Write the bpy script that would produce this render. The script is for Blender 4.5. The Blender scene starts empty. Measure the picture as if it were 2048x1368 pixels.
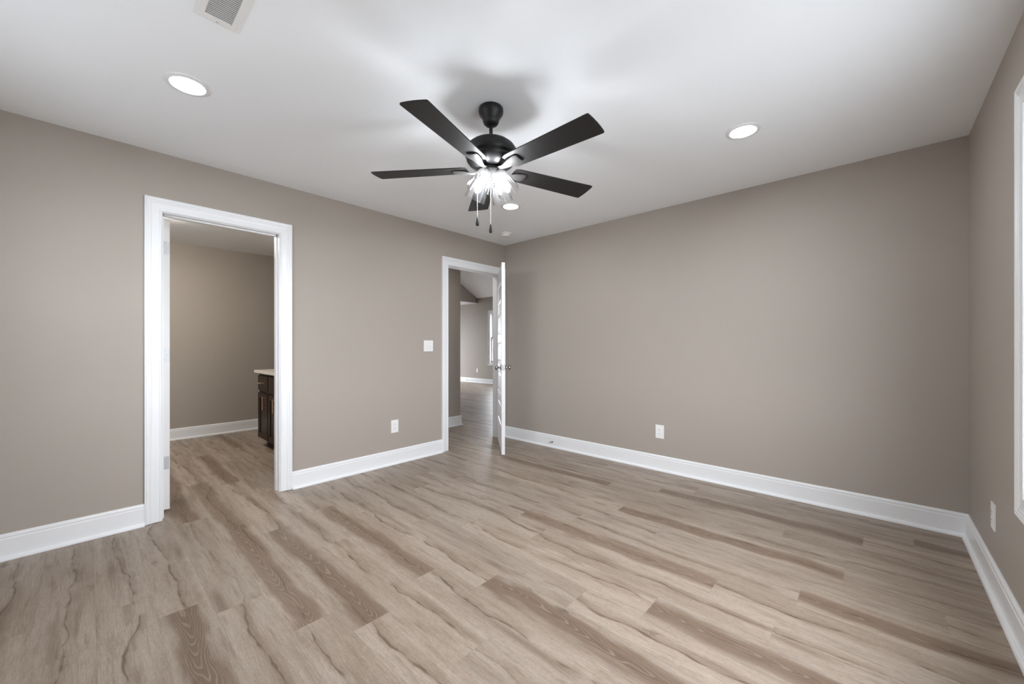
import bpy, bmesh, math, random
from mathutils import Vector, Matrix

# ------------------------------------------------------------------ scene, camera, light
sc = bpy.context.scene
COL = sc.collection
YAW = math.radians(42.74)
CAM = Vector((3.479, -3.634, 1.1626))
FPX = 787.0
cam_d = bpy.data.cameras.new('camera')
cam_d.sensor_fit = 'HORIZONTAL'
cam_d.sensor_width = 36.0
cam_d.lens = FPX * 36.0 / 2048.0
cam_d.shift_y = 7.3 / 2048.0
cam_d.clip_start = 0.02
cam_d.clip_end = 200
cam = bpy.data.objects.new('camera', cam_d)
COL.objects.link(cam)
cam.location = CAM
cam.rotation_euler = (math.pi / 2, 0, YAW)
sc.camera = cam

sc.view_settings.view_transform = 'Standard'
sc.view_settings.look = 'None'
sc.view_settings.gamma = 1.0
sc.view_settings.use_curve_mapping = False
sc.view_settings.exposure = 0.10
sc.cycles.use_denoising = True
sc.cycles.max_bounces = 14
sc.cycles.diffuse_bounces = 8
sc.cycles.glossy_bounces = 6
sc.cycles.transmission_bounces = 8
sc.cycles.transparent_max_bounces = 16
sc.cycles.sample_clamp_indirect = 6.0
sc.cycles.caustics_reflective = False
sc.cycles.caustics_refractive = False

SKY = 14.4
BULB = 300.0
CAN = 110.0
world = bpy.data.worlds.new('overcast_sky')
sc.world = world
world.use_nodes = True
wn = world.node_tree
wn.nodes.clear()
w_out = wn.nodes.new('ShaderNodeOutputWorld')
w_bg = wn.nodes.new('ShaderNodeBackground')
w_bg.inputs['Strength'].default_value = SKY
w_bg.inputs['Color'].default_value = (0.95, 1.0, 1.075, 1)
wn.links.new(w_bg.outputs[0], w_out.inputs[0])


def portal(name, loc, rot, sx, sy):
    l = bpy.data.lights.new(name, 'AREA')
    l.shape = 'RECTANGLE'
    l.size, l.size_y = sx, sy
    l.cycles.is_portal = True
    o = bpy.data.objects.new(name, l)
    COL.objects.link(o)
    o.location = loc
    o.rotation_euler = rot
    return o


# ------------------------------------------------------------------ materials
def srgb(r, g, b):
    f = lambda c: (c / 255) / 12.92 if c / 255 <= 0.04045 else ((c / 255 + 0.055) / 1.055) ** 2.4
    return (f(r), f(g), f(b), 1)


def mat(name, color, rough=0.5, metal=0.0, spec=0.5, noise=0.0, nscale=60, bump=0.0, emit=0.0, coat=0.0, ecol=(0.96, 1.0, 1.05, 1)):
    m = bpy.data.materials.new(name)
    m.use_nodes = True
    nt = m.node_tree
    b = nt.nodes['Principled BSDF']
    b.inputs['Base Color'].default_value = color
    b.inputs['Roughness'].default_value = rough
    b.inputs['Metallic'].default_value = metal
    b.inputs['Specular IOR Level'].default_value = spec
    if coat:
        b.inputs['Coat Weight'].default_value = coat
        b.inputs['Coat Roughness'].default_value = 0.15
    if emit:
        b.inputs['Emission Color'].default_value = ecol
        b.inputs['Emission Strength'].default_value = emit
    if noise or bump:
        tc = nt.nodes.new('ShaderNodeTexCoord')
        nz = nt.nodes.new('ShaderNodeTexNoise')
        nz.inputs['Scale'].default_value = nscale
        nz.inputs['Detail'].default_value = 3
        nt.links.new(tc.outputs['Object'], nz.inputs['Vector'])
        if noise:
            hs = nt.nodes.new('ShaderNodeHueSaturation')
            hs.inputs['Color'].default_value = color
            mr = nt.nodes.new('ShaderNodeMapRange')
            mr.inputs['To Min'].default_value = 1 - noise
            mr.inputs['To Max'].default_value = 1 + noise
            nt.links.new(nz.outputs['Fac'], mr.inputs['Value'])
            nt.links.new(mr.outputs[0], hs.inputs['Value'])
            nt.links.new(hs.outputs[0], b.inputs['Base Color'])
        if bump:
            bp = nt.nodes.new('ShaderNodeBump')
            bp.inputs['Strength'].default_value = bump
            bp.inputs['Distance'].default_value = 0.002
            nt.links.new(nz.outputs['Fac'], bp.inputs['Height'])
            nt.links.new(bp.outputs[0], b.inputs['Normal'])
    return m


M_WALL = mat('taupe_wall_paint', (0.388, 0.346, 0.303, 1), 0.55, spec=0.3, noise=0.015, nscale=3, bump=0.05)
M_CEIL = mat('white_ceiling_paint', (0.905, 0.93, 0.955, 1), 0.9, spec=0.1, bump=0.03)
M_TRIM = mat('white_trim_enamel', (0.82, 0.83, 0.84, 1), 0.28, spec=0.5, noise=0.01, nscale=8)
M_DOOR = mat('white_door_enamel', (0.80, 0.80, 0.80, 1), 0.32, noise=0.01, nscale=8)
M_PLATE = mat('white_plastic', (0.83, 0.83, 0.82, 1), 0.35, noise=0.01)
M_SLOT = mat('dark_slot', (0.05, 0.05, 0.05, 1), 0.6, noise=0.05)
M_BLACK = mat('matte_black_metal', (0.010, 0.010, 0.010, 1), 0.42, spec=0.35, noise=0.1, nscale=20)
M_BLADE = mat('black_oak_blade', (0.014, 0.013, 0.0125, 1), 0.5, spec=0.28, noise=0.3, nscale=30)
M_IRON = mat('dark_bronze_metal', (0.045, 0.043, 0.041, 1), 0.55, spec=0.25, metal=0.1, noise=0.1)
M_NICKEL = mat('satin_nickel', (0.38, 0.37, 0.36, 1), 0.22, metal=1.0, noise=0.05)
M_HINGE = mat('painted_hinge_steel', (0.50, 0.51, 0.52, 1), 0.4, metal=0.35, noise=0.05)
M_BRASS = mat('brushed_copper', (0.90, 0.66, 0.48, 1), 0.35, metal=1.0, noise=0.05)
M_CHAIN = mat('pale_chain_metal', (0.75, 0.74, 0.72, 1), 0.3, metal=0.6, noise=0.05)
M_ESP = mat('espresso_wood', (0.026, 0.0125, 0.0065, 1), 0.33, spec=0.12, noise=0.25, nscale=12)
M_COUNTER = mat('cream_stone', (0.72, 0.68, 0.61, 1), 0.2, noise=0.06, nscale=40)
M_LENS = mat('lit_diffuser', (0.9, 0.9, 0.9, 1), 0.5, emit=CAN, noise=0.01)
M_BULB = mat('lit_bulb', (0.9, 0.9, 0.9, 1), 0.4, emit=BULB, noise=0.01)
M_RUBBER = mat('white_rubber', (0.7, 0.7, 0.69, 1), 0.6, noise=0.02)
M_GROUND = mat('pale_ground', (0.33, 0.33, 0.325, 1), 0.9, noise=0.1, nscale=1)
M_SHADOW = mat('duct_shade', (0.30, 0.30, 0.30, 1), 0.8, noise=0.05)


def glass_mat(name, base=0.04, tint=(1, 1, 1, 1), power=3.0, top=0.75, rough=0.02, milk=0.0, edge=None):
    """thin clear glass: see-through face on, glossy and paler towards the edges"""
    m = bpy.data.materials.new(name)
    m.use_nodes = True
    nt = m.node_tree
    nt.nodes.clear()
    out = nt.nodes.new('ShaderNodeOutputMaterial')
    mix = nt.nodes.new('ShaderNodeMixShader')
    tr = nt.nodes.new('ShaderNodeBsdfTransparent')
    tr.inputs[0].default_value = tint
    gl = nt.nodes.new('ShaderNodeBsdfGlossy')
    gl.inputs['Roughness'].default_value = rough
    lw = nt.nodes.new('ShaderNodeLayerWeight')
    lw.inputs['Blend'].default_value = 0.5
    pw = nt.nodes.new('ShaderNodeMath')
    pw.operation = 'POWER'
    pw.inputs[1].default_value = power
    mr = nt.nodes.new('ShaderNodeMapRange')
    mr.inputs['To Min'].default_value = base
    mr.inputs['To Max'].default_value = top
    nt.links.new(lw.outputs['Facing'], pw.inputs[0])
    nt.links.new(pw.outputs[0], mr.inputs['Value'])
    nt.links.new(mr.outputs[0], mix.inputs[0])
    if edge is not None:
        eg = nt.nodes.new('ShaderNodeMix')
        eg.data_type = 'RGBA'
        eg.inputs[6].default_value = tint
        eg.inputs[7].default_value = (edge, edge, edge, 1)
        nt.links.new(pw.outputs[0], eg.inputs['Factor'])
        nt.links.new(eg.outputs[2], tr.inputs[0])
    if milk:
        df = nt.nodes.new('ShaderNodeBsdfTranslucent')
        mk = nt.nodes.new('ShaderNodeMixShader')
        mk.inputs[0].default_value = milk
        nt.links.new(tr.outputs[0], mk.inputs[1])
        nt.links.new(df.outputs[0], mk.inputs[2])
        nt.links.new(mk.outputs[0], mix.inputs[1])
    else:
        nt.links.new(tr.outputs[0], mix.inputs[1])
    nt.links.new(gl.outputs[0], mix.inputs[2])
    nt.links.new(mix.outputs[0], out.inputs[0])
    return m


M_PANE = glass_mat('window_glass', 0.05)
M_SHADE = glass_mat('clear_lamp_glass', 0.02, (0.97, 0.97, 0.97, 1), 3.0, 0.10, 0.05, 0.006, 0.35)


def floor_material():
    m = bpy.data.materials.new('oak_vinyl_planks')
    m.use_nodes = True
    nt = m.node_tree
    L = nt.links.new
    b = nt.nodes['Principled BSDF']

    def node(t, **kw):
        n = nt.nodes.new(t)
        for k, v in kw.items():
            setattr(n, k, v)
        return n

    def put(n, i, v):
        if v is None:
            return
        if isinstance(v, (int, float, tuple)):
            n.inputs[i].default_value = v
        else:
            L(v, n.inputs[i])

    def math_(op, a, b_=None, c=None, clamp=False):
        n = node('ShaderNodeMath', operation=op, use_clamp=clamp)
        put(n, 0, a); put(n, 1, b_); put(n, 2, c)
        return n.outputs[0]

    def mr(v, a, b_, c=0.0, d=1.0, smooth=True):
        n = node('ShaderNodeMapRange')
        n.interpolation_type = 'SMOOTHSTEP' if smooth else 'LINEAR'
        put(n, 'Value', v)
        for k, x in (('From Min', a), ('From Max', b_), ('To Min', c), ('To Max', d)):
            put(n, k, x)
        return n.outputs[0]

    def noise(x, y, z, scale=1.0, detail=2.0, rough=0.5, dist=0.0):
        c = node('ShaderNodeCombineXYZ')
        put(c, 0, x); put(c, 1, y); put(c, 2, z)
        n = node('ShaderNodeTexNoise')
        n.inputs['Scale'].default_value = scale
        n.inputs['Detail'].default_value = detail
        n.inputs['Roughness'].default_value = rough
        n.inputs['Distortion'].default_value = dist
        L(c.outputs[0], n.inputs['Vector'])
        return n.outputs['Fac']

    def mixc(f, a, b_, blend='MIX'):
        n = node('ShaderNodeMix', data_type='RGBA', blend_type=blend)
        put(n, 'Factor', f)
        put(n, 6, a); put(n, 7, b_)
        return n.outputs[2]

    uv = node('ShaderNodeUVMap', uv_map='plank')
    s = node('ShaderNodeSeparateXYZ'); L(uv.outputs[0], s.inputs[0])
    u, v = s.outputs[0], s.outputs[1]            # metres along and across the plank
    at = node('ShaderNodeAttribute', attribute_name='plank_rnd')
    rs = node('ShaderNodeSeparateColor'); L(at.outputs['Color'], rs.inputs[0])
    r1, r2, dark = rs.outputs[0], rs.outputs[1], rs.outputs[2]
    seed = math_('MULTIPLY', r1, 60.0)
    W = 0.1778
    # broad tone
    t1 = noise(math_('MULTIPLY', u, 1.3), math_('MULTIPLY', v, 9.0), seed, 1.0, 2.0)
    t2 = noise(math_('MULTIPLY', u, 3.5), math_('MULTIPLY', v, 34.0), math_('ADD', seed, 9.1), 1.0, 4.0, 0.6)
    t3 = noise(math_('MULTIPLY', u, 16.0), math_('MULTIPLY', v, 420.0), math_('ADD', seed, 3.7), 1.0, 3.0, 0.65)
    t4 = noise(math_('MULTIPLY', u, 28.0), math_('MULTIPLY', v, 60.0), math_('ADD', seed, 5.7), 1.0, 4.0, 0.7)
    LIGHT = (0.44, 0.365, 0.300, 1)
    MID = (0.36, 0.288, 0.228, 1)
    DARK = (0.175, 0.118, 0.082, 1)
    PINK = (0.40, 0.315, 0.258, 1)
    col = mixc(mr(t1, 0.38, 0.66), LIGHT, MID)
    col = mixc(math_('MULTIPLY', mr(t4, 0.45, 0.7), 0.35), col, PINK)
    col = mixc(math_('MULTIPLY', mr(t2, 0.50, 0.74), 0.6), col, (0.24, 0.178, 0.13, 1))
    fl = noise(math_('MULTIPLY', u, 60.0), math_('MULTIPLY', v, 110.0), math_('ADD', seed, 15.0), 1.0, 3.0, 0.7)
    col = mixc(math_('MULTIPLY', mr(fl, 0.52, 0.70), 0.28), col, (0.20, 0.145, 0.105, 1))
    col = mixc(math_('MULTIPLY', mr(fl, 0.48, 0.30), 0.22), col, (0.55, 0.48, 0.41, 1))
    gs = noise(math_('MULTIPLY', u, 2.6), math_('MULTIPLY', v, 120.0), math_('ADD', seed, 19.0), 1.0, 3.0, 0.6)
    col = mixc(math_('MULTIPLY', mr(gs, 0.55, 0.72), 0.38), col, (0.22, 0.16, 0.115, 1))
    # one darker streak along a side of each plank
    side = math_('ABSOLUTE', math_('SUBTRACT', v, math_('MULTIPLY', mr(r2, 0, 1, 0.02, 0.16, False), 1.0)))
    sb = noise(math_('MULTIPLY', u, 2.2), 0.0, math_('ADD', seed, 21.0), 1.0, 2.0)
    sidem = math_('MULTIPLY', mr(side, 0.0, 0.032, 1.0, 0.0), mr(sb, 0.42, 0.66))
    col = mixc(math_('MULTIPLY', sidem, 0.75), col, (0.20, 0.145, 0.105, 1))
    # dark cathedral figure
    wob = noise(math_('MULTIPLY', u, 1.6), 0.0, math_('ADD', seed, 33.0), 1.0, 2.0)
    cv = math_('SUBTRACT', v, math_('ADD', W * 0.5 - 0.06, math_('MULTIPLY', wob, 0.12)))
    av = math_('ABSOLUTE', cv)
    en = noise(math_('MULTIPLY', u, 5.0), math_('MULTIPLY', v, 30.0), math_('ADD', seed, 41.0), 1.0, 3.0)
    halfw = math_('ADD', 0.015, math_('MULTIPLY', en, 0.075))
    dm = math_('MULTIPLY', dark, mr(math_('SUBTRACT', av, halfw), -0.022, 0.02, 1.0, 0.0))
    ring = math_('ADD', math_('MULTIPLY', math_('POWER', av, 1.6), 40.0), math_('ADD', math_('MULTIPLY', u, 0.80), math_('MULTIPLY', noise(math_('MULTIPLY', u, 3.0), math_('MULTIPLY', v, 12.0), seed, 1.0, 2.0), 0.40)))
    rl = math_('SINE', math_('MULTIPLY', ring, 95.0))
    rlm = mr(rl, 0.45, 1.0)
    dcol = mixc(math_('MULTIPLY', rlm, 0.60), DARK, (0.42, 0.33, 0.26, 1))
    dcol = mixc(math_('MULTIPLY', mr(t2, 0.4, 0.7), 0.4), dcol, (0.24, 0.168, 0.12, 1))
    col = mixc(math_('MULTIPLY', dm, 0.88), col, dcol)
    # wandering crack with a soft stained edge
    wc = noise(math_('MULTIPLY', u, 1.5), 0.0, math_('ADD', seed, 57.0), 1.0, 3.0, 0.5)
    wc2 = noise(math_('MULTIPLY', u, 14.0), 0.0, math_('ADD', seed, 61.0), 1.0, 2.0, 0.5)
    vc = math_('ADD', math_('ADD', W * 0.5 - 0.12, math_('MULTIPLY', wc, 0.24)), math_('MULTIPLY', math_('SUBTRACT', wc2, 0.5), 0.016))
    dv = math_('SUBTRACT', v, vc)
    adv = math_('ABSOLUTE', dv)
    am = noise(math_('MULTIPLY', u, 4.5), 0.0, math_('ADD', seed, 71.0), 1.0, 2.0)
    amp = math_('MULTIPLY', mr(am, 0.36, 0.52), mr(r2, 0.15, 0.35, 0.35, 1.0))
    thick = math_('ADD', 0.0009, math_('MULTIPLY', mr(noise(math_('MULTIPLY', u, 11.0), 0.0, math_('ADD', seed, 81.0), 1.0, 2.0), 0.4, 0.75), 0.0050))
    crack = math_('MULTIPLY', mr(adv, math_('MULTIPLY', thick, 0.4), math_('MULTIPLY', thick, 2.0), 1.0, 0.0), amp)
    halo = math_('MULTIPLY', mr(dv, 0.0, 0.042, 1.0, 0.0), math_('GREATER_THAN', dv, 0.0))
    halo2 = mr(adv, 0.0, 0.012, 1.0, 0.0)
    halo = math_('MULTIPLY', math_('MAXIMUM', halo, halo2), amp)
    col = mixc(math_('MULTIPLY', halo, 0.50), col, (0.205, 0.145, 0.10, 1))
    col = mixc(math_('MULTIPLY', crack, 0.68), col, (0.10, 0.066, 0.046, 1))
    # knots and short cross checks
    vo = node('ShaderNodeTexVoronoi', feature='F1')
    cc = node('ShaderNodeCombineXYZ')
    dn = math_('MULTIPLY', math_('SUBTRACT', t4, 0.5), 0.35)
    L(math_('ADD', math_('MULTIPLY', u, 2.4), dn), cc.inputs[0])
    L(math_('ADD', math_('MULTIPLY', v, 5.6), dn), cc.inputs[1])
    L(seed, cc.inputs[2])
    vo.inputs['Scale'].default_value = 1.0
    L(cc.outputs[0], vo.inputs['Vector'])
    kc = node('ShaderNodeSeparateColor'); L(vo.outputs['Color'], kc.inputs[0])
    kg = mr(kc.outputs[0], 0.35, 0.55)
    knot = math_('MULTIPLY', mr(vo.outputs['Distance'], 0.02, 0.13, 1.0, 0.0), kg)
    col = mixc(math_('MULTIPLY', knot, 0.62), col, (0.10, 0.068, 0.05, 1))
    # fine grain
    g = mr(t3, 0.3, 0.7, 0.80, 1.16, False)
    hs = node('ShaderNodeHueSaturation')
    L(col, hs.inputs['Color'])
    tone = mr(r2, 0.0, 1.0, 0.75, 0.86, False)
    L(math_('MULTIPLY', g, tone), hs.inputs['Value'])
    hs.inputs['Saturation'].default_value = 1.07
    col = hs.outputs[0]
    # joints
    e = math_('MINIMUM', v, math_('SUBTRACT', W, v))
    ul = at.outputs['Alpha']
    e2 = math_('MINIMUM', u, math_('SUBTRACT', math_('MULTIPLY', ul, 1.0), u))
    j = mr(math_('MINIMUM', e, e2), 0.0002, 0.0013, 0.25, 0.0)
    col = mixc(j, col, (0.14, 0.10, 0.075, 1))
    L(col, b.inputs['Base Color'])
    b.inputs['Roughness'].default_value = 0.42
    L(mr(t2, 0.3, 0.7, 0.36, 0.50), b.inputs['Roughness'])
    b.inputs['Specular IOR Level'].default_value = 0.45
    bp = node('ShaderNodeBump')
    bp.inputs['Strength'].default_value = 0.12
    bp.inputs['Distance'].default_value = 0.001
    L(t3, bp.inputs['Height'])
    L(bp.outputs[0], b.inputs['Normal'])
    return m


M_FLOOR = floor_material()

# ------------------------------------------------------------------ mesh helpers
def link(name, bm, m, parent=None, smooth=False, auto=None):
    me = bpy.data.meshes.new(name)
    bmesh.ops.recalc_face_normals(bm, faces=bm.faces)
    bm.to_mesh(me)
    bm.free()
    me.materials.append(m)
    if smooth:
        for p in me.polygons:
            p.use_smooth = True
        if auto is not None:
            me.set_sharp_from_angle(angle=math.radians(auto))
    o = bpy.data.objects.new(name, me)
    COL.objects.link(o)
    if parent is not None:
        o.parent = parent
    return o


def struct(name, bm, m, parent=None, **kw):
    o = link(name, bm, m, parent, **kw)
    if parent is None:
        o['kind'] = 'structure'
    return o


def tag(o, label, cat, group=None):
    o['label'] = label
    o['category'] = cat
    if group:
        o['group'] = group
    return o


def thing(name, label, cat, loc=(0, 0, 0), rotz=0, group=None):
    o = bpy.data.objects.new(name, None)
    o.empty_display_size = 0.1
    COL.objects.link(o)
    o.location = loc
    o.rotation_euler = (0, 0, rotz)
    return tag(o, label, cat, group)


def box(bm, a, b, M=None, bevel=0.0):
    x0, y0, z0 = a
    x1, y1, z1 = b
    vs = [bm.verts.new(c) for c in ((x0, y0, z0), (x1, y0, z0), (x1, y1, z0), (x0, y1, z0), (x0, y0, z1), (x1, y0, z1), (x1, y1, z1), (x0, y1, z1))]
    fs = [bm.faces.new([vs[i] for i in f]) for f in ((3, 2, 1, 0), (4, 5, 6, 7), (0, 1, 5, 4), (1, 2, 6, 5), (2, 3, 7, 6), (3, 0, 4, 7))]
    if bevel:
        es = list({e for f in fs for e in f.edges})
        r = bmesh.ops.bevel(bm, geom=es, offset=bevel, segments=2, profile=0.7, affect='EDGES')
        vs = list({v for f in r['faces'] for v in f.verts} | {v for v in vs if v.is_valid})
    if M is not None:
        for v in vs:
            v.co = M @ v.co
    return vs


def newbox(a, b, bevel=0.0):
    bm = bmesh.new()
    box(bm, a, b, None, bevel)
    return bm


def boxes(*ab):
    bm = bmesh.new()
    for a, b in ab:
        box(bm, a, b)
    return bm


def lathe(bm, prof, n=32, M=None, cap0=True, cap1=True):
    """profile of (radius, z) turned about z"""
    rings = []
    for r, z in prof:
        ring = []
        for i in range(n):
            t = 2 * math.pi * i / n
            c = Vector((r * math.cos(t), r * math.sin(t), z))
            ring.append(bm.verts.new(M @ c if M is not None else c))
        rings.append(ring)
    for a, b in zip(rings, rings[1:]):
        for i in range(n):
            j = (i + 1) % n
            bm.faces.new((a[i], a[j], b[j], b[i]))
    if cap0:
        bm.faces.new(rings[0][::-1])
    if cap1:
        bm.faces.new(rings[-1])
    return rings


def tube(bm, pts, r, n=8):
    pts = [Vector(p) for p in pts]
    rings = []
    for i, p in enumerate(pts):
        d = (pts[min(i + 1, len(pts) - 1)] - pts[max(i - 1, 0)]).normalized()
        a = d.cross(Vector((0, 0, 1)))
        if a.length < 1e-4:
            a = Vector((1, 0, 0))
        a.normalize()
        b = d.cross(a)
        rr = r[i] if isinstance(r, (list, tuple)) else r
        rings.append([bm.verts.new(p + (a * math.cos(2 * math.pi * k / n) + b * math.sin(2 * math.pi * k / n)) * rr) for k in range(n)])
    for q, w in zip(rings, rings[1:]):
        for k in range(n):
            bm.faces.new((q[k], q[(k + 1) % n], w[(k + 1) % n], w[k]))
    bm.faces.new(rings[0][::-1])
    bm.faces.new(rings[-1])


def axis(o, d):
    """matrix placing local +z along d at o"""
    d = Vector(d).normalized()
    return Matrix.Translation(o) @ d.to_track_quat('Z', 'Y').to_matrix().to_4x4()


# base board: profile is (off the wall, height)
BASE = [(0, 0), (0.033, 0), (0.033, 0.006), (0.030, 0.013), (0.024, 0.018), (0.0155, 0.020), (0.0150, 0.112), (0.0125, 0.116),
        (0.0125, 0.120), (0.0140, 0.124), (0.0125, 0.132), (0.0085, 0.137), (0.0040, 0.140), (0, 0.140)]


def baseboard(name, A, B, nrm, m0=0, m1=0, parent=None):
    """from A to B along the floor; m: -1 inside corner, +1 outside corner"""
    A, B, nrm = Vector((*A, 0)), Vector((*B, 0)), Vector((*nrm, 0))
    d = (B - A).normalized()
    bm = bmesh.new()
    r0 = [bm.verts.new(A + nrm * t + Vector((0, 0, z)) - d * (t * m0)) for t, z in BASE]
    r1 = [bm.verts.new(B + nrm * t + Vector((0, 0, z)) + d * (t * m1)) for t, z in BASE]
    n = len(BASE)
    for i in range(n):
        j = (i + 1) % n
        bm.faces.new((r0[i], r0[j], r1[j], r1[i]))
    bm.faces.new(r0[::-1])
    bm.faces.new(r1)
    return struct(name, bm, M_TRIM, parent)


# casing: profile is (outwards from the opening, thickness)
CASE = [(0, 0), (0, 0.009), (0.004, 0.0125), (0.009, 0.0125), (0.012, 0.0095), (0.016, 0.0105), (0.040, 0.0115), (0.050, 0.0135),
        (0.053, 0.0165), (0.058, 0.0170), (0.061, 0.0145), (0.064, 0.0145), (0.067, 0.0185), (0.074, 0.0195), (0.077, 0.0170),
        (0.080, 0.0195), (0.085, 0.0180), (0.085, 0)]


def casing(name, P, h0, h1, zb, z1, closed=False, parent=None, m=None):
    """P(h, z, t) gives the world point; casing around the opening h0..h1, zb..z1"""
    bm = bmesh.new()
    rows = []
    for s, t in CASE:
        if closed:
            q = [(h0 - s, zb - s), (h0 - s, z1 + s), (h1 + s, z1 + s), (h1 + s, zb - s)]
        else:
            q = [(h0 - s, zb), (h0 - s, z1 + s), (h1 + s, z1 + s), (h1 + s, zb)]
        rows.append([bm.verts.new(P(h, z, t)) for h, z in q])
    n = len(rows)
    for i in range(n):
        a, b = rows[i], rows[(i + 1) % n]
        for k in range(4 if closed else 3):
            l = (k + 1) % 4
            bm.faces.new((a[k], a[l], b[l], b[k]))
    if not closed:
        bm.faces.new([r[0] for r in rows])
        bm.faces.new([r[3] for r in rows][::-1])
    return struct(name, bm, m or M_TRIM, parent)


# ------------------------------------------------------------------ room dimensions
W, D, H, T = 3.8945, 4.32, 2.44, 0.12     # bedroom width (x), depth (y from 0 to -D), height, wall thickness
A0, A1, AZ = -3.289, -2.594, 2.046         # bathroom doorway (clear opening)
B0, B1, BZ = -0.910, -0.098, 2.050         # hall doorway
N0, N1, NZ0, NZ1 = -3.09, -1.255, 0.585, 2.075   # bedroom window opening

# floor: separate planks drawn as faces of one mesh
PW, PL, PY0 = 0.1778, 1.22, -0.0512
JOINTS = {0: 0.35, 1: 3.645, 2: 3.424, 3: 0.62, 4: 2.94, 5: 3.36, 6: 2.478, 7: 3.217, 8: 2.903, 9: 1.95, 10: 2.742, 11: 1.25, 12: 0.85,
          13: 1.795, 14: 2.35, 15: 1.919, 16: 1.74, 17: 1.38, 18: 1.237, 19: 1.012, 20: 1.26, 21: 0.95, 22: 0.4, 23: 1.7}
DARKS = {(1, 3.645), (3, 0.62), (5, 2.14), (7, 3.217), (8, 1.683), (10, 2.742), (13, 0.575), (15, 0.699), (16, -0.70), (16, 0.52), (18, 1.237), (15, -1.74), (12, 2.07), (20, 2.48), (2, 2.204)}


def build_floor():
    rnd = random.Random(11)
    bm = bmesh.new()
    uvl = bm.loops.layers.uv.new('plank')
    cl = bm.loops.layers.float_color.new('plank_rnd')
    X0, X1 = -8.2, W + 0.1
    for row in range(-31, 26):
        ytop = PY0 - PW * row
        j = JOINTS.get(row, rnd.uniform(0, PL))
        x = j - PL * math.ceil((j - X0) / PL)
        while x < X1:
            a, b = max(x, X0), min(x + PL, X1)
            if b - a > 0.001:
                dk = 1.0 if any(r == row and abs(dx - x) < 0.03 for r, dx in DARKS) else (0.0 if rnd.random() < 0.82 or x > -0.3 else 1.0)
                dk = dk * rnd.uniform(0.85, 1.0)
                r1, r2 = rnd.random(), rnd.random()
                f = bm.faces.new([bm.verts.new((px, py, 0)) for px, py in ((a, ytop - PW), (b, ytop - PW), (b, ytop), (a, ytop))])
                for l in f.loops:
                    l[uvl].uv = (l.vert.co.x - x, l.vert.co.y - (ytop - PW))
                    l[cl] = (r1, r2, dk, PL)
            x += PL
    o = struct('floor', bm, M_FLOOR)
    return o


build_floor()

# ------------------------------------------------------------------ bedroom shell
# left wall with its two doorways (the jamb boards stand inside the rough openings)
JT = 0.012
struct('wall_left', boxes(((-T, -D - T, 0), (0, A0 - JT, H)), ((-T, A0 - JT, AZ + JT), (0, A1 + JT, H)), ((-T, A1 + JT, 0), (0, B0 - JT, H)),
                          ((-T, B0 - JT, BZ + JT), (0, B1 + JT, H)), ((-T, B1 + JT, 0), (0, 0, H))), M_WALL)
struct('wall_back', boxes(((-T, 0, 0), (W + T, T, H))), M_WALL)
struct('wall_right', boxes(((W, -D - T, 0), (W + T, N0, H)), ((W, N1, 0), (W + T, 0, H)), ((W, N0, 0), (W + T, N1, NZ0)), ((W, N0, NZ1), (W + T, N1, H))), M_WALL)
Q0, Q1, QZ = 0.70, 2.10, 1.32                        # opening of the added front window, sized for its light
struct('wall_front', boxes(((-T, -D - T, 0), (Q0, -D, H)), ((Q1, -D - T, 0), (W + T, -D, H)), ((Q0, -D - T, 0), (Q1, -D, QZ)), ((Q0, -D - T, NZ1), (Q1, -D, H))), M_WALL)

# bedroom ceiling with round holes is not needed: the lights sit on it
struct('ceiling', boxes(((-T, -D - T, H), (W + T, T, H + 0.1))), M_CEIL)

baseboard('baseboard_left', (0, -D), (0, A0 - 0.090), (1, 0), -1, 0)
baseboard('baseboard_middle', (0, A1 + 0.090), (0, B0 - 0.090), (1, 0), 0, 0)
baseboard('baseboard_back', (0, 0), (W, 0), (0, -1), -1, -1)
baseboard('baseboard_right', (W, 0), (W, -D), (-1, 0), -1, -1)
baseboard('baseboard_front', (W, -D), (0, -D), (0, 1), -1, -1)


# ------------------------------------------------------------------ doors
def doorway(name, y0, y1, zt, stop_x):
    r = bpy.data.objects.new(name, None)
    COL.objects.link(r)
    r['kind'] = 'structure'
    casing('door_casing', lambda h, z, t: Vector((t, h, z)), y0 - 0.005, y1 + 0.005, 0.003, zt + 0.005, parent=r)
    casing('door_casing', lambda h, z, t: Vector((-T - t, h, z)), y0 - 0.005, y1 + 0.005, 0.003, zt + 0.005, parent=r)
    bm = boxes(((-T, y0 - JT, 0.001), (0, y0, zt)), ((-T, y1, 0.001), (0, y1 + JT, zt)), ((-T, y0 - JT, zt), (0, y1 + JT, zt + JT)))
    s0, s1 = stop_x
    box(bm, (s0, y0, 0.001), (s1, y0 + 0.010, zt))
    box(bm, (s0, y1 - 0.010, 0.001), (s1, y1, zt))
    box(bm, (s0, y0, zt - 0.010), (s1, y1, zt))
    link('door_jamb', bm, M_TRIM, r)
    return r


door_a = doorway('door_1', A0, A1, AZ, (-0.078, -0.045))
door_b = doorway('door_2', B0, B1, BZ, (-0.076, -0.042))


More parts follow.
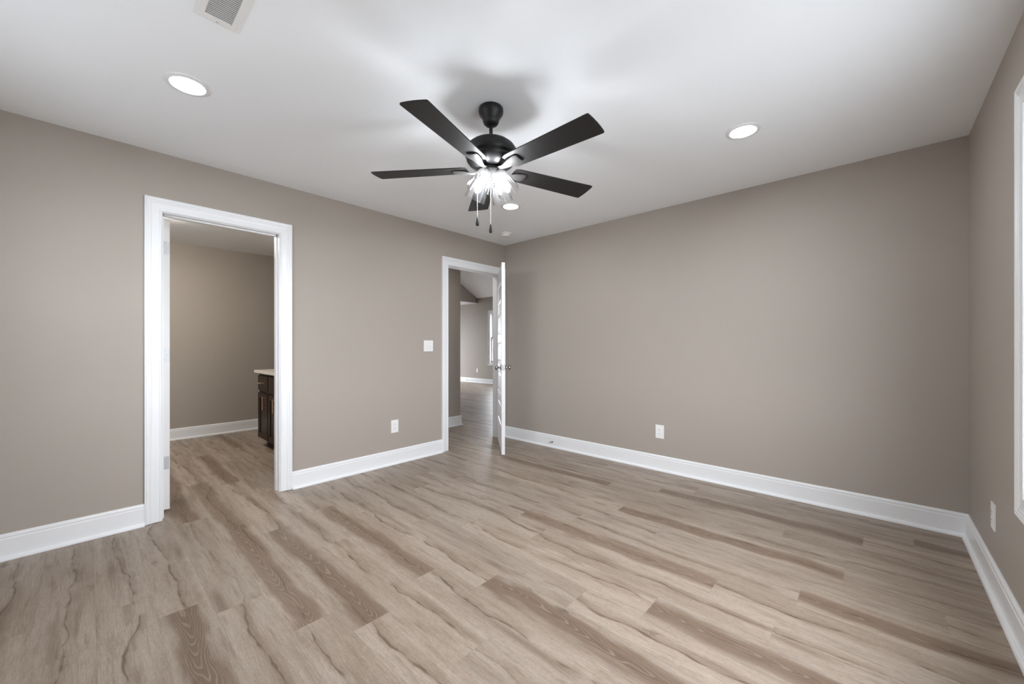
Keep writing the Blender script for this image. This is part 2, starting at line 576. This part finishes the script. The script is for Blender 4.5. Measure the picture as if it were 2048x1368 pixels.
def panel_slab(w, h, t, cells, raised=True, both=True, dep=0.007):
    """slab 0..w by 0..h, faces at y=0 and y=-t, with recessed panels on its faces"""
    bm = bmesh.new()
    xs = sorted({0, w} | {c[0] for c in cells} | {c[1] for c in cells})
    zs = sorted({0, h} | {c[2] for c in cells} | {c[3] for c in cells})
    for side, y in ((1, 0.0), (-1, -t)):
        for i in range(len(xs) - 1):
            for k in range(len(zs) - 1):
                x0, x1, z0, z1 = xs[i], xs[i + 1], zs[k], zs[k + 1]
                q = lambda e, d: [bm.verts.new((x, y - side * d, z)) for x, z in ((x0 + e, z0 + e), (x1 - e, z0 + e), (x1 - e, z1 - e), (x0 + e, z1 - e))]
                r = [q(0, 0)]
                if (x0, x1, z0, z1) in cells and (both or side == 1 and False or side == -1):
                    r.append(q(0.008, dep))
                    if raised:
                        r.append(q(0.022, dep))
                        r.append(q(0.040, dep * 0.25))
                for a, b in zip(r, r[1:]):
                    for m in range(4):
                        bm.faces.new((a[m], a[(m + 1) % 4], b[(m + 1) % 4], b[m]))
                bm.faces.new(r[-1])
    for a in ((0, 0, w, 0), (0, h, w, h)):
        bm.faces.new([bm.verts.new(c) for c in ((a[0], 0, a[1]), (a[2], 0, a[3]), (a[2], -t, a[3]), (a[0], -t, a[1]))])
    for x in (0, w):
        bm.faces.new([bm.verts.new(c) for c in ((x, 0, 0), (x, 0, h), (x, -t, h), (x, -t, 0))])
    bmesh.ops.remove_doubles(bm, verts=bm.verts, dist=1e-5)
    return bm


def five_panel(w):
    return panel_slab(w, 2.028, 0.035, [(0.105, w - 0.105, z, z + 0.235) for z in (0.285, 0.617, 0.950, 1.282, 1.614)])


def knob(parent, x, z, side):
    """on the face y=0 (side 1) or y=-0.035 (side -1)"""
    y = 0.0 if side > 0 else -0.035
    bm = bmesh.new()
    M = axis(Vector((x, y, z)), (0, side, 0))
    lathe(bm, [(0.033, 0), (0.033, 0.004), (0.029, 0.009), (0.013, 0.012), (0.010, 0.018), (0.010, 0.032), (0.016, 0.037), (0.026, 0.043),
               (0.0285, 0.052), (0.026, 0.061), (0.017, 0.067), (0.004, 0.069)], 28, M)
    k = link('door_knob', bm, M_NICKEL, parent, smooth=True, auto=50)
    return k


def hinge(parent, M, z):
    bm = bmesh.new()
    box(bm, (-0.0012, -0.032, z - 0.045), (0.0005, -0.003, z + 0.045), None, 0.0004)
    tube(bm, [(-0.003, 0.0035, z - 0.045), (-0.003, 0.0035, z + 0.045)], 0.0055, 10)
    for dz in (-0.03, 0.0, 0.03):
        lathe(bm, [(0.004, 0), (0.003, 0.0008)], 8, axis(Vector((-0.0012, -0.010 if dz else -0.022, z + dz)), (-1, 0, 0)))
    for v in bm.verts:
        v.co = M @ v.co
    return link('hinge', bm, M_HINGE, parent)


# bathroom door, swung into the bathroom until its hinge edge faces the bedroom
leaf_w = A1 - A0 - 0.006
la = link('door_leaf', five_panel(leaf_w), M_DOOR, door_a)
# slab local x -> world -x, face y=0 .. -t -> world -y side
la.location = (-0.158, A0 + 0.018, 0.020)
la.rotation_euler = (0, 0, math.pi)
for s_ in (1, -1):
    knob(la, leaf_w - 0.06, 0.915, s_)
for z in (0.325, 1.075, 1.825):
    hinge(la, Matrix.Identity(4), z)

# hall door, half open into the bedroom
ang = math.radians(48.0)
pw_ = B1 - B0 - 0.009
lb = link('door_leaf', five_panel(pw_), M_DOOR, door_b)
lb.location = (0.012, B1 - 0.002, 0.012)
lb.rotation_euler = (0, 0, ang - math.pi / 2)
for s_ in (1, -1):
    knob(lb, pw_ - 0.062, 0.918, s_)
bm = newbox((pw_ - 0.0005, -0.030, 0.918 - 0.028), (pw_ + 0.0015, -0.005, 0.918 + 0.028), 0.0005)
link('latch_plate', bm, M_NICKEL, lb)
for z in (0.25, 1.0, 1.75):
    bm = bmesh.new()
    tube(bm, [(-0.004, 0.006, z - 0.045), (-0.004, 0.006, z + 0.045)], 0.0055, 10)
    link('hinge', bm, M_HINGE, lb)
# strike plate on the jamb opposite the hinges
link('strike_plate', newbox((-0.036, B0 - 0.0005, 0.885), (-0.006, B0 + 0.0012, 0.955), 0.0004), M_NICKEL, door_b)

# ------------------------------------------------------------------ bedroom window
def window_unit(name, P, h0, h1, z0, z1, n=1, depth=T):
    """P(h, z, t): t off the wall face into the room, negative into the wall"""
    r = bpy.data.objects.new(name, None)
    COL.objects.link(r)
    r['kind'] = 'structure'
    casing('window_casing', P, h0 + 0.008, h1 - 0.008, z0 + 0.008, z1 - 0.008, closed=True, parent=r)

    def pbox(bm, a, b):
        vs = box(bm, a, b)
        for v in vs:
            v.co = P(v.co.x, v.co.z, v.co.y)

    bm = bmesh.new()
    e = 0.014
    for a, b in (((h0, -depth, z0), (h0 + e, 0, z1)), ((h1 - e, -depth, z0), (h1, 0, z1)), ((h0, -depth, z0), (h1, 0, z0 + e)), ((h0, -depth, z1 - e), (h1, 0, z1))):
        pbox(bm, a, b)
    link('window_jamb', bm, M_TRIM, r)
    wd = (h1 - h0 - 2 * e) / n
    for i in range(n):
        a0 = h0 + e + wd * i
        a1 = a0 + wd
        if i:
            bm = bmesh.new()
            pbox(bm, (a0 - 0.035, -0.11, z0 + e), (a0 + 0.035, -0.012, z1 - e))
            link('window_mullion', bm, M_TRIM, r)
        g0 = a0 + (0.035 if i else 0)
        g1 = a1 - (0.035 if i < n - 1 else 0)
        zm = (z0 + z1) / 2
        for zb, zt, t0, t1 in ((z0 + e, zm + 0.018, -0.075, -0.045), (zm - 0.018, z1 - e, -0.107, -0.077)):
            bm = bmesh.new()
            f = 0.042
            for a, b in (((g0, t0, zb), (g0 + f, t1, zt)), ((g1 - f, t0, zb), (g1, t1, zt)), ((g0, t0, zb), (g1, t1, zb + f)), ((g0, t0, zt - f), (g1, t1, zt))):
                pbox(bm, a, b)
            s_ = link('window_sash', bm, M_TRIM, r)
            bm = bmesh.new()
            tm = (t0 + t1) / 2
            bm.faces.new([bm.verts.new(P(h, z, tm)) for h, z in ((g0 + f, zb + f), (g1 - f, zb + f), (g1 - f, zt - f), (g0 + f, zt - f))])
            link('window_pane', bm, M_PANE, s_)
    return r


window_unit('window_1', lambda h, z, t: Vector((W - t, h, z)), N0, N1, NZ0, NZ1, 2)
portal('window_portal', (W + T + 0.01, (N0 + N1) / 2, (NZ0 + NZ1) / 2), (0, math.pi / 2, 0), NZ1 - NZ0, N1 - N0)

window_unit('added_window', lambda h, z, t: Vector((h, -D + t, z)), Q0, Q1, QZ, NZ1, 2)  # window added behind the camera to light the room from there
portal('window_portal', ((Q0 + Q1) / 2, -D - T - 0.01, (QZ + NZ1) / 2), (math.pi / 2, 0, 0), Q1 - Q0, NZ1 - QZ)

# ------------------------------------------------------------------ bathroom
BX = -2.87
struct('wall_bathroom_back', boxes(((BX - T, -4.9, 0), (BX, -0.6, H))), M_WALL)
struct('wall_bathroom_left', boxes(((BX - T, -5.0, 0), (-T, -4.9, H))), M_WALL)
struct('wall_bathroom_front', boxes(((-T, -5.0, 0), (0, -D - T, H))), M_WALL)
struct('wall_bathroom_vanity', boxes(((-1.90, -1.73, 0), (-1.0 - T, -1.73 + T, H)), ((-1.0 - T, -1.73, 0), (-T, -1.73 + T, H))), M_WALL)
struct('wall_bathroom_right', boxes(((BX, -0.72, 0), (-1.0 - T, -0.6, H))), M_WALL)
struct('ceiling_bathroom', boxes(((BX - T, -5.0, H), (-T, -1.61, H + 0.1)), ((BX - T, -1.61, H), (-1.0, 0.0, H + 0.1))), M_CEIL)
baseboard('baseboard_bathroom', (BX, -4.9), (BX, -0.72), (1, 0), -1, -1)


def shaker(w, h, fr=0.055):
    return panel_slab(w, h, 0.019, [(fr, w - fr, fr, h - fr)], raised=False, both=False, dep=0.009)


VX0, VX1, VY, VYB = -1.825, -0.135, -2.275, -1.742
van = thing('vanity_cabinet', 'dark espresso vanity cabinet under the cream worktop in the room past the left doorway', 'cabinet', (VX0, VY, 0))


def vloc(o, x, y, z):
    o.location = (x - VX0, y - VY, z)
    return o


bm = boxes(((0, 0.02, 0.10), (VX1 - VX0, VYB - VY, 0.848)), ((0.03, 0.09, 0.0), (VX1 - VX0, VYB - VY, 0.10)))
link('cabinet_body', bm, M_ESP, van)


def bar_pull(parent, x, z, vert=True, L=0.13):
    bm = bmesh.new()
    if vert:
        tube(bm, [(x, -0.052, z - L / 2), (x, -0.052, z + L / 2)], 0.0048, 10)
        for s_ in (-1, 1):
            tube(bm, [(x, -0.018, z + s_ * L * 0.36), (x, -0.052, z + s_ * L * 0.36)], 0.0045, 8)
    else:
        tube(bm, [(x - L / 2, -0.052, z), (x + L / 2, -0.052, z)], 0.0055, 10)
        for s_ in (-1, 1):
            tube(bm, [(x + s_ * L * 0.36, -0.018, z), (x + s_ * L * 0.36, -0.052, z)], 0.0045, 8)
    return link('handle', bm, M_BRASS, parent, smooth=True, auto=50)


cols = [(0.015, 0.368, 'r'), (0.392, 0.755, 'r'), (0.775, 1.130, 'l'), (1.150, 1.400, 'r')]
# first column drawer plus door, then wide false fronts over pairs of doors
for i, (x0, x1, hs) in enumerate(cols):
    d = link('cabinet_door', shaker(x1 - x0, 0.515), M_ESP, van)
    d.location = (x0, 0.0195, 0.105)
    bar_pull(d, (x1 - x0 - (0.092 if i == 1 else 0.060)) if hs == 'r' else 0.060, 0.420, L=0.15)
for i, (x0, x1) in enumerate(((0.015, 0.368), (0.392, 1.130), (1.150, 1.400))):
    d = link('drawer_front', newbox((0, -0.019, 0), (x1 - x0, 0, 0.165), 0.003), M_ESP, van)
    d.location = (x0, 0.0195, 0.655)
    if i != 1:
        bar_pull(d, (x1 - x0) / 2, 0.083, False)
d = link('drawer_front', newbox((0, -0.019, 0), (0.262, 0, 0.715), 0.003), M_ESP, van)
d.location = (1.415, 0.0195, 0.105)
tag(link('countertop', newbox((VX0 - 0.030, VY - 0.028, 0.8485), (VX1, VYB, 0.880), 0.003), M_COUNTER),
    'cream stone worktop lying on the dark vanity cabinet past the left doorway', 'countertop')

# ------------------------------------------------------------------ hall and great room
HX, HY = -1.0, 0.095
GX0, GX1, GY1 = -8.1, -T, 4.70
struct('wall_hall', boxes(((HX - T, -1.61, 0), (HX, HY, H))), M_WALL)
struct('wall_great_room_near', boxes(((GX0, HY - T, 0), (HX - T, HY, 2.65)), ((GX0, HY - T, H), (GX1, HY, 2.65))), M_WALL)
KX = -5.72
EZ, SL = 2.645, 0.583
RY = (GY1 + HY) / 2
RZ = EZ + SL * (GY1 - RY)
FW0, FW1, FZ0, FZ1 = -5.13, -4.16, 0.64, 2.155
# far wall with two window openings
struct('wall_great_room_far', boxes(((GX0, GY1, 0), (FW0, GY1 + T, EZ + 0.1)), ((FW0, GY1, 0), (FW1, GY1 + T, FZ0)), ((FW0, GY1, FZ1), (FW1, GY1 + T, EZ + 0.1)),
                                    ((FW1, GY1, 0), (GX1, GY1 + T, EZ + 0.1))), M_WALL)
# side wall at the far left with an unglazed opening added to let daylight in
SY0, SY1, SZ1 = 2.7, 4.1, 2.1
struct('wall_great_room_left', boxes(((GX0 - T, HY - T, 0), (GX0, SY0, H)), ((GX0 - T, SY1, 0), (GX0, GY1 + T, H)), ((GX0 - T, SY0, SZ1), (GX0, SY1, H))), M_WALL)
bm = boxes(((GX1, 0.12, 0), (GX1 + T, GY1 + T, EZ + 0.1)))
vs = [bm.verts.new(c) for c in ((GX1, HY, EZ + .1), (GX1, GY1, EZ + .1), (GX1, RY, RZ + .1), (GX1 + T, HY, EZ + .1), (GX1 + T, GY1, EZ + .1), (GX1 + T, RY, RZ + .1))]
for f in ((0, 1, 2), (3, 5, 4), (0, 2, 5, 3), (1, 4, 5, 2)):
    bm.faces.new([vs[i] for i in f])
struct('wall_great_room_right', bm, M_WALL)
# gable over the flat ceiled part
bm = bmesh.new()
pts = [(HY, 2.505), (GY1, 2.505), (GY1, EZ), (RY, RZ), (HY, EZ)]
a = [bm.verts.new((KX, y, z)) for y, z in pts]
b = [bm.verts.new((KX - T, y, z)) for y, z in pts]
bm.faces.new(a); bm.faces.new(b[::-1])
for i in range(5):
    bm.faces.new((a[i], a[(i + 1) % 5], b[(i + 1) % 5], b[i]))
struct('wall_great_room_gable', bm, M_WALL)
struct('ceiling_great_room_flat', boxes(((GX0 - T, HY - T, 2.497), (KX - 0.001, GY1 + T, 2.504))), M_CEIL)
bm = bmesh.new()
for y in (HY, GY1):
    q = [(KX, y, EZ), (GX1 + T, y, EZ), (GX1 + T, RY, RZ), (KX, RY, RZ)]
    lo = [bm.verts.new(c) for c in q]
    hi = [bm.verts.new((c[0], c[1], c[2] + 0.1)) for c in q]
    bm.faces.new(lo); bm.faces.new(hi[::-1])
    for i in range(4):
        bm.faces.new((lo[i], lo[(i + 1) % 4], hi[(i + 1) % 4], hi[i]))
struct('ceiling_great_room_vault', bm, M_CEIL)
struct('ceiling_hall', boxes(((HX, -1.61, H), (-T, HY - T, H + 0.1))), M_CEIL)
window_unit('window_2', lambda h, z, t: Vector((h, GY1 - t, z)), FW0, FW1, FZ0, FZ1, 1)
for nm, a0, a1, z0, z1 in (('window_portal', FW0, FW1, FZ0, FZ1),):
    portal(nm, ((a0 + a1) / 2, GY1 + T + 0.01, (z0 + z1) / 2), (-math.pi / 2, 0, 0), a1 - a0, z1 - z0)
portal('window_portal', (GX0 - T - 0.01, (SY0 + SY1) / 2, SZ1 / 2), (0, -math.pi / 2, 0), SZ1, SY1 - SY0)
baseboard('baseboard_hall', (HX, -1.61), (HX, HY), (1, 0), -1, 1)
baseboard('baseboard_hall_end', (HX, HY), (GX0, HY), (0, 1), 1, -1)
baseboard('baseboard_great_room_far', (GX0, GY1), (GX1, GY1), (0, -1), -1, -1)

# ground outside the windows
struct('ground', boxes(((-30, -30, -0.5), (30, 30, -0.4))), M_GROUND)

# ------------------------------------------------------------------ ceiling fan
FX, FY = 1.958, -2.155
fan = thing('ceiling_fan', 'black five-blade ceiling fan with four lit clear glass shades hanging in the room centre', 'ceiling fan', (FX, FY, H))


def fz(z):
    return z - H


bm = bmesh.new()
lathe(bm, [(0.062, fz(2.4395)), (0.066, fz(2.435)), (0.067, fz(2.420)), (0.065, fz(2.410)), (0.058, fz(2.398)), (0.050, fz(2.388)), (0.0455, fz(2.378)), (0.0435, fz(2.368)), (0.040, fz(2.358)), (0.031, fz(2.349)), (0.018, fz(2.346))], 40)
link('canopy', bm, M_BLACK, fan, smooth=True, auto=60)
bm = bmesh.new()
lathe(bm, [(0.0095, fz(2.350)), (0.0095, fz(2.27))], 20)
lathe(bm, [(0.014, fz(2.284)), (0.016, fz(2.274)), (0.022, fz(2.262))], 24)
link('downrod', bm, M_BLACK, fan, smooth=True, auto=50)
bm = bmesh.new()
lathe(bm, [(0.022, fz(2.267)), (0.050, fz(2.265)), (0.080, fz(2.258)), (0.106, fz(2.246)), (0.126, fz(2.230)), (0.138, fz(2.212)), (0.142, fz(2.195)), (0.140, fz(2.182)), (0.134, fz(2.172)), (0.127, fz(2.168)),
           (0.126, fz(2.165)), (0.131, fz(2.161)), (0.130, fz(2.155)), (0.120, fz(2.141)), (0.104, fz(2.129)), (0.085, fz(2.120)), (0.060, fz(2.115))], 56)
link('motor_housing', bm, M_BLACK, fan, smooth=True, auto=45)
bm = bmesh.new()
lathe(bm, [(0.048, fz(2.118)), (0.048, fz(2.100))], 36)
lathe(bm, [(0.060, fz(2.101)), (0.064, fz(2.097)), (0.064, fz(2.092)), (0.056, fz(2.080)), (0.050, fz(2.066)), (0.030, fz(2.052)), (0.014, fz(2.046)), (0.006, fz(2.040))], 36)
link('switch_housing', bm, M_IRON, fan, smooth=True, auto=45)


def blade_mesh():
    bm = bmesh.new()
    # outline (r, half width), slightly flared with softened corners and a bowed tip
    r0, r1 = 0.125, 0.652
    out = []
    N = 8
    top = [(r0 + 0.004, 0.046), (r0 + 0.030, 0.056)] + [(r0 + 0.03 + (r1 - 0.016 - r0 - 0.03) * i / N, 0.056 + 0.014 * i / N) for i in range(1, N + 1)]
    top += [(r1 - 0.009, 0.0695), (r1 - 0.005, 0.066)]
    tip = [(r1 - 0.003, 0.055), (r1 - 0.001, 0.03), (r1, 0), (r1 - 0.001, -0.03), (r1 - 0.003, -0.055)]
    pts = top + tip + [(x, -y) for x, y in reversed(top)]
    th = 0.0055
    lo = [bm.verts.new((x, y, -th / 2)) for x, y in pts]
    hi = [bm.verts.new((x, y, th / 2)) for x, y in pts]
    bm.faces.new(lo[::-1]); bm.faces.new(hi)
    n = len(pts)
    for i in range(n):
        bm.faces.new((lo[i], lo[(i + 1) % n], hi[(i + 1) % n], hi[i]))
    return bm


def iron_mesh():
    """arm that leaves the hub, dips outwards and widens into a plate under the blade"""
    bm = bmesh.new()
    st = [(0.045, 0.016, -0.008), (0.070, 0.013, -0.012), (0.095, 0.014, -0.016), (0.120, 0.021, -0.015), (0.145, 0.028, -0.011), (0.175, 0.032, -0.008), (0.195, 0.033, -0.0065), (0.207, 0.026, -0.0065)]
    cross = [(-1, 0), (-0.6, -0.6), (0, -0.85), (0.6, -0.6), (1, 0), (0.9, 0.25), (0, 0.3), (-0.9, 0.25)]
    rings = []
    for r, hw, z in st:
        tk = 0.008 if r < 0.2 else 0.005
        rings.append([bm.verts.new((r, c * hw, z + d * tk)) for c, d in cross])
    for a, b in zip(rings, rings[1:]):
        for i in range(8):
            bm.faces.new((a[i], a[(i + 1) % 8], b[(i + 1) % 8], b[i]))
    bm.faces.new(rings[0][::-1]); bm.faces.new(rings[-1])
    return bm


BZC = fz(2.112)
for k in range(5):
    th = math.radians(-0.2 + 72 * k)
    b_ = link('blade', blade_mesh(), M_BLADE, fan)
    b_.location = (0, 0, BZC)
    b_.rotation_euler = (Matrix.Rotation(th, 3, 'Z') @ Matrix.Rotation(math.radians(-9.5), 3, 'X')).to_euler()
    i_ = link('blade_iron', iron_mesh(), M_IRON, fan, smooth=True, auto=50)
    i_.location = (0, 0, BZC - 0.001)
    i_.rotation_euler = b_.rotation_euler

# light kit: four sockets, glass shades and bulbs
for k in range(4):
    az = math.radians(-80.7 + 90 * k)
    d = Vector((math.cos(az) * math.sin(math.radians(30)), math.sin(az) * math.sin(math.radians(30)), -math.cos(math.radians(30))))
    o = Vector((math.cos(az) * 0.046, math.sin(az) * 0.046, fz(2.086)))
    M = axis(o, d)
    bm = bmesh.new()
    lathe(bm, [(0.012, -0.018), (0.018, -0.010), (0.021, 0.0), (0.021, 0.020), (0.017, 0.024)], 24, M)
    s_ = link('socket', bm, M_IRON, fan, smooth=True, auto=50)
    bm = bmesh.new()
    prof = [(0.0225, 0.004), (0.030, 0.010), (0.036, 0.020), (0.040, 0.034), (0.0445, 0.058), (0.0495, 0.084), (0.0550, 0.112), (0.0590, 0.136)]
    lathe(bm, prof + [(0.0565, 0.136)] + [(r - 0.0025, z) for r, z in reversed(prof[:-1])], 40, M, cap0=False, cap1=False)
    sh = link('lamp_shade', bm, M_SHADE, fan, smooth=True, auto=60)
    bm = bmesh.new()
    lathe(bm, [(0.009, 0.022), (0.010, 0.036), (0.0135, 0.048), (0.0150, 0.060), (0.0145, 0.072), (0.010, 0.084), (0.004, 0.092)], 24, M)
    link('bulb', bm, M_BULB, sh, smooth=True)

for dx, dz, ztop in (((-0.072, -0.012), 1.803, 2.07), ((0.000, -0.030), 1.760, 2.05)):
    # offsets given sideways and in depth as seen along the room diagonal
    R_ = Vector((math.cos(YAW), math.sin(YAW), 0)); F_ = Vector((-math.sin(YAW), math.cos(YAW), 0))
    p = R_ * dx[0] + F_ * dx[1]
    bm = bmesh.new()
    if abs(dx[0]) > 0.05:
        tube(bm, [(p.x * 0.72, p.y * 0.72, fz(2.085)), (p.x * 0.9, p.y * 0.9, fz(2.078)), (p.x, p.y, fz(2.05))], 0.0016, 8)
    n = int((ztop - dz - 0.04) / 0.0045)
    tube(bm, [(p.x, p.y, fz(ztop)), (p.x, p.y, fz(dz + 0.045))], 0.0012, 8)
    for i in range(n):
        lathe(bm, [(0.0006, -0.0016), (0.0019, -0.0008), (0.0019, 0.0008), (0.0006, 0.0016)], 6, Matrix.Translation((p.x, p.y, fz(ztop - 0.0045 * i))))
    c_ = link('pull_chain', bm, M_CHAIN, fan)
    bm = bmesh.new()
    lathe(bm, [(0.002, 0.048), (0.0035, 0.042), (0.0052, 0.034), (0.0080, 0.020), (0.0090, 0.010), (0.0075, 0.003), (0.003, 0.0)], 18, Matrix.Translation((p.x, p.y, fz(dz))))
    link('pendant', bm, M_BLACK, c_, smooth=True, auto=60)

# ------------------------------------------------------------------ recessed lights
M_LENS2 = mat('added_hall_diffuser', (0.9, 0.9, 0.9, 1), 0.5, emit=130, noise=0.01, ecol=(1.0, 0.98, 0.95, 1))


def recessed(x, y, label, lens=None):
    t = thing('recessed_light', label, 'ceiling light', (x, y, H), 0, 'round recessed ceiling lights')
    bm = bmesh.new()
    lathe(bm, [(0.091, 0.0), (0.091, -0.003), (0.086, -0.006), (0.070, -0.007), (0.066, -0.004)], 48, cap0=False, cap1=False)
    link('trim_ring', bm, M_TRIM, t, smooth=True, auto=40)
    bm = bmesh.new()
    lathe(bm, [(0.066, -0.0045), (0.045, -0.0065), (0.004, -0.0075)], 48, cap0=False)
    link('lens', bm, lens or M_LENS, t, smooth=True)
    return t


recessed(1.006, -3.296, 'lit round recessed light left of the fan, nearest the ceiling vent')
recessed(2.899, -0.981, 'lit round recessed light in the ceiling right of the fan')
recessed(1.025, -0.995, 'lit round recessed light behind the fan, near the smoke detector')

recessed(-0.56, -0.75, 'added round light on the hall ceiling, unseen behind the wall', M_LENS2)  # lamp added out of view to brighten the hall wall

sd = thing('smoke_detector', 'small white round smoke detector on the ceiling by the far corner', 'smoke detector', (0.385, -0.395, H))
bm = bmesh.new()
lathe(bm, [(0.066, 0.0), (0.066, -0.006), (0.062, -0.010)], 40, cap0=False)
link('mounting_ring', bm, M_PLATE, sd, smooth=True, auto=40)
bm = bmesh.new()
lathe(bm, [(0.050, -0.009), (0.052, -0.014), (0.050, -0.028), (0.042, -0.036), (0.020, -0.038)], 40)
link('sensor_cover', bm, M_PLATE, sd, smooth=True, auto=50)

# ceiling register, slats run across its short side
vt = thing('ceiling_vent', 'white slatted air register in the ceiling', 'vent', (1.710, -3.285, H))
bm = bmesh.new()
ox, oy, ix, iy = 0.146, 0.073, 0.113, 0.043
lo = [[bm.verts.new((sx * x, sy * y, z)) for sx, sy in ((-1, -1), (1, -1), (1, 1), (-1, 1))] for x, y, z in ((ox, oy, 0), (ox, oy, -0.003), (ox - 0.01, oy - 0.01, -0.008), (ix, iy, -0.008), (ix, iy, 0.0))]
for a, b in zip(lo, lo[1:]):
    for i in range(4):
        bm.faces.new((a[i], a[(i + 1) % 4], b[(i + 1) % 4], b[i]))
link('frame', bm, M_PLATE, vt)
link('duct_shade_sheet', newbox((-ix, -iy, -0.0012), (ix, iy, -0.0002)), M_SHADOW, vt)  # flat grey sheet, its colour stands for the shade inside the duct
n = 22
for i in range(n):
    x = -ix + (i + 0.5) * 2 * ix / n
    bm = bmesh.new()
    vs = box(bm, (-0.0047, -iy, -0.0006), (0.0047, iy, 0.0006))
    MM = Matrix.Translation((x, 0, -0.0055)) @ Matrix.Rotation(math.radians(20), 4, 'Y')
    for v in vs:
        v.co = MM @ v.co
    link('slat', bm, M_PLATE, vt)
for sx in (-1, 1):
    bm = bmesh.new()
    lathe(bm, [(0.004, 0), (0.003, -0.0015)], 12, Matrix.Translation((sx * 0.129, 0, -0.008)))
    link('screw', bm, M_HINGE, vt)


# ------------------------------------------------------------------ wall plates
def plate(name, label, cat, loc, nrm, w, h, kind, group=None):
    ang_ = math.atan2(nrm[1], nrm[0]) + math.pi / 2   # local -y faces the room
    t = thing(name, label, cat, loc, ang_, group)
    link('cover_plate', newbox((-w / 2, -0.006, -h / 2), (w / 2, 0, h / 2), 0.002), M_PLATE, t)
    if kind == 'outlet':
        for s_ in (-1, 1):
            bm = newbox((-0.0165, -0.008, s_ * 0.0195 - 0.0145), (0.0165, -0.0055, s_ * 0.0195 + 0.0145), 0.0008)
            f = link('receptacle', bm, M_PLATE, t)
            bm = boxes(((-0.0075, -0.0083, s_ * 0.0195 - 0.001), (-0.0055, -0.0078, s_ * 0.0195 + 0.007)), ((0.0055, -0.0083, s_ * 0.0195 - 0.001), (0.0075, -0.0078, s_ * 0.0195 + 0.007)),
                       ((-0.002, -0.0083, s_ * 0.0195 - 0.010), (0.002, -0.0078, s_ * 0.0195 - 0.006)))
            link('slot', bm, M_SLOT, f)
    else:
        for s_ in (-1, 1):
            f = link('switch_bezel', newbox((s_ * 0.023 - 0.006, -0.0068, -0.0125), (s_ * 0.023 + 0.006, -0.0055, 0.0125), 0.0004), M_PLATE, t)
            bm = bmesh.new()
            vs = box(bm, (-0.0038, -0.013, -0.005), (0.0038, 0.0, 0.005), None, 0.0008)
            MM = Matrix.Translation((s_ * 0.023, -0.006, 0)) @ Matrix.Rotation(math.radians(28), 4, 'X')
            for v in bm.verts:
                v.co = MM @ v.co
            link('toggle', bm, M_PLATE, f)
            for q in (-1, 1):
                bm = bmesh.new()
                lathe(bm, [(0.0032, 0), (0.0028, 0.001)], 10, axis(Vector((s_ * 0.023, -0.006, q * 0.030)), (0, -1, 0)))
                link('screw', bm, M_HINGE, t)
    return t


plate('light_switch', 'white double toggle switch plate on the taupe wall beside the hall doorway', 'light switch', (0.0, -1.176, 1.160), (1, 0), 0.116, 0.116, 'switch')
plate('wall_outlet', 'white outlet low on the wall between the two doorways', 'outlet', (0.0, -1.573, 0.370), (1, 0), 0.078, 0.124, 'outlet', 'white wall outlets')
plate('wall_outlet', 'white outlet low on the broad back wall above the baseboard', 'outlet', (2.000, 0.0, 0.360), (0, -1), 0.078, 0.124, 'outlet', 'white wall outlets')
plate('wall_outlet', 'white outlet on the window wall, below and beside the window casing', 'outlet', (W, -0.697, 0.349), (-1, 0), 0.078, 0.124, 'outlet', 'white wall outlets')
plate('wall_outlet', 'tiny white outlet on the far wall seen through the hall doorway', 'outlet', (-5.70, GY1, 0.385), (0, -1), 0.078, 0.124, 'outlet', 'white wall outlets')


def door_stop(x, y, z, label, dirn=(0, -1, 0)):
    t = thing('door_stop', label, 'door stop', (x, y, z), 0)
    bm = bmesh.new()
    lathe(bm, [(0.011, 0), (0.011, 0.003), (0.006, 0.006)], 16, axis(Vector((0, 0, 0)), dirn))
    link('mounting_plate', bm, M_NICKEL, t, smooth=True, auto=40)
    bm = bmesh.new()
    pts = [(0.0055 * math.cos(q * 0.9), -0.005 - q * 0.0008, 0.0055 * math.sin(q * 0.9)) for q in range(70)]
    tube(bm, pts, 0.0011, 6)
    link('spring', bm, M_NICKEL, t, smooth=True)
    bm = bmesh.new()
    lathe(bm, [(0.007, 0.060), (0.0085, 0.063), (0.0085, 0.072), (0.005, 0.075)], 16, axis(Vector((0, 0, 0)), dirn))
    link('bumper', bm, M_RUBBER, t, smooth=True, auto=40)
    return t


door_stop(0.763, -0.0152, 0.062, 'small spring door stop on the baseboard behind the open hall door')
door_stop(-6.16, GY1 - 0.0152, 0.062, 'tiny door stop on the far baseboard seen through the hall doorway')

# unseen ceiling lamp added to brighten the bathroom
t = thing('added_bathroom_light', 'added round lamp on the bathroom ceiling, out of sight', 'ceiling light', (-1.5, -3.3, H))
bm = bmesh.new()
lathe(bm, [(0.14, 0), (0.14, -0.03), (0.12, -0.05), (0.02, -0.06)], 40)
link('diffuser', bm, mat('added_bath_diffuser', (0.9, 0.9, 0.9, 1), 0.5, emit=145, noise=0.01, ecol=(1.0, 0.95, 0.88, 1)), t, smooth=True, auto=50)
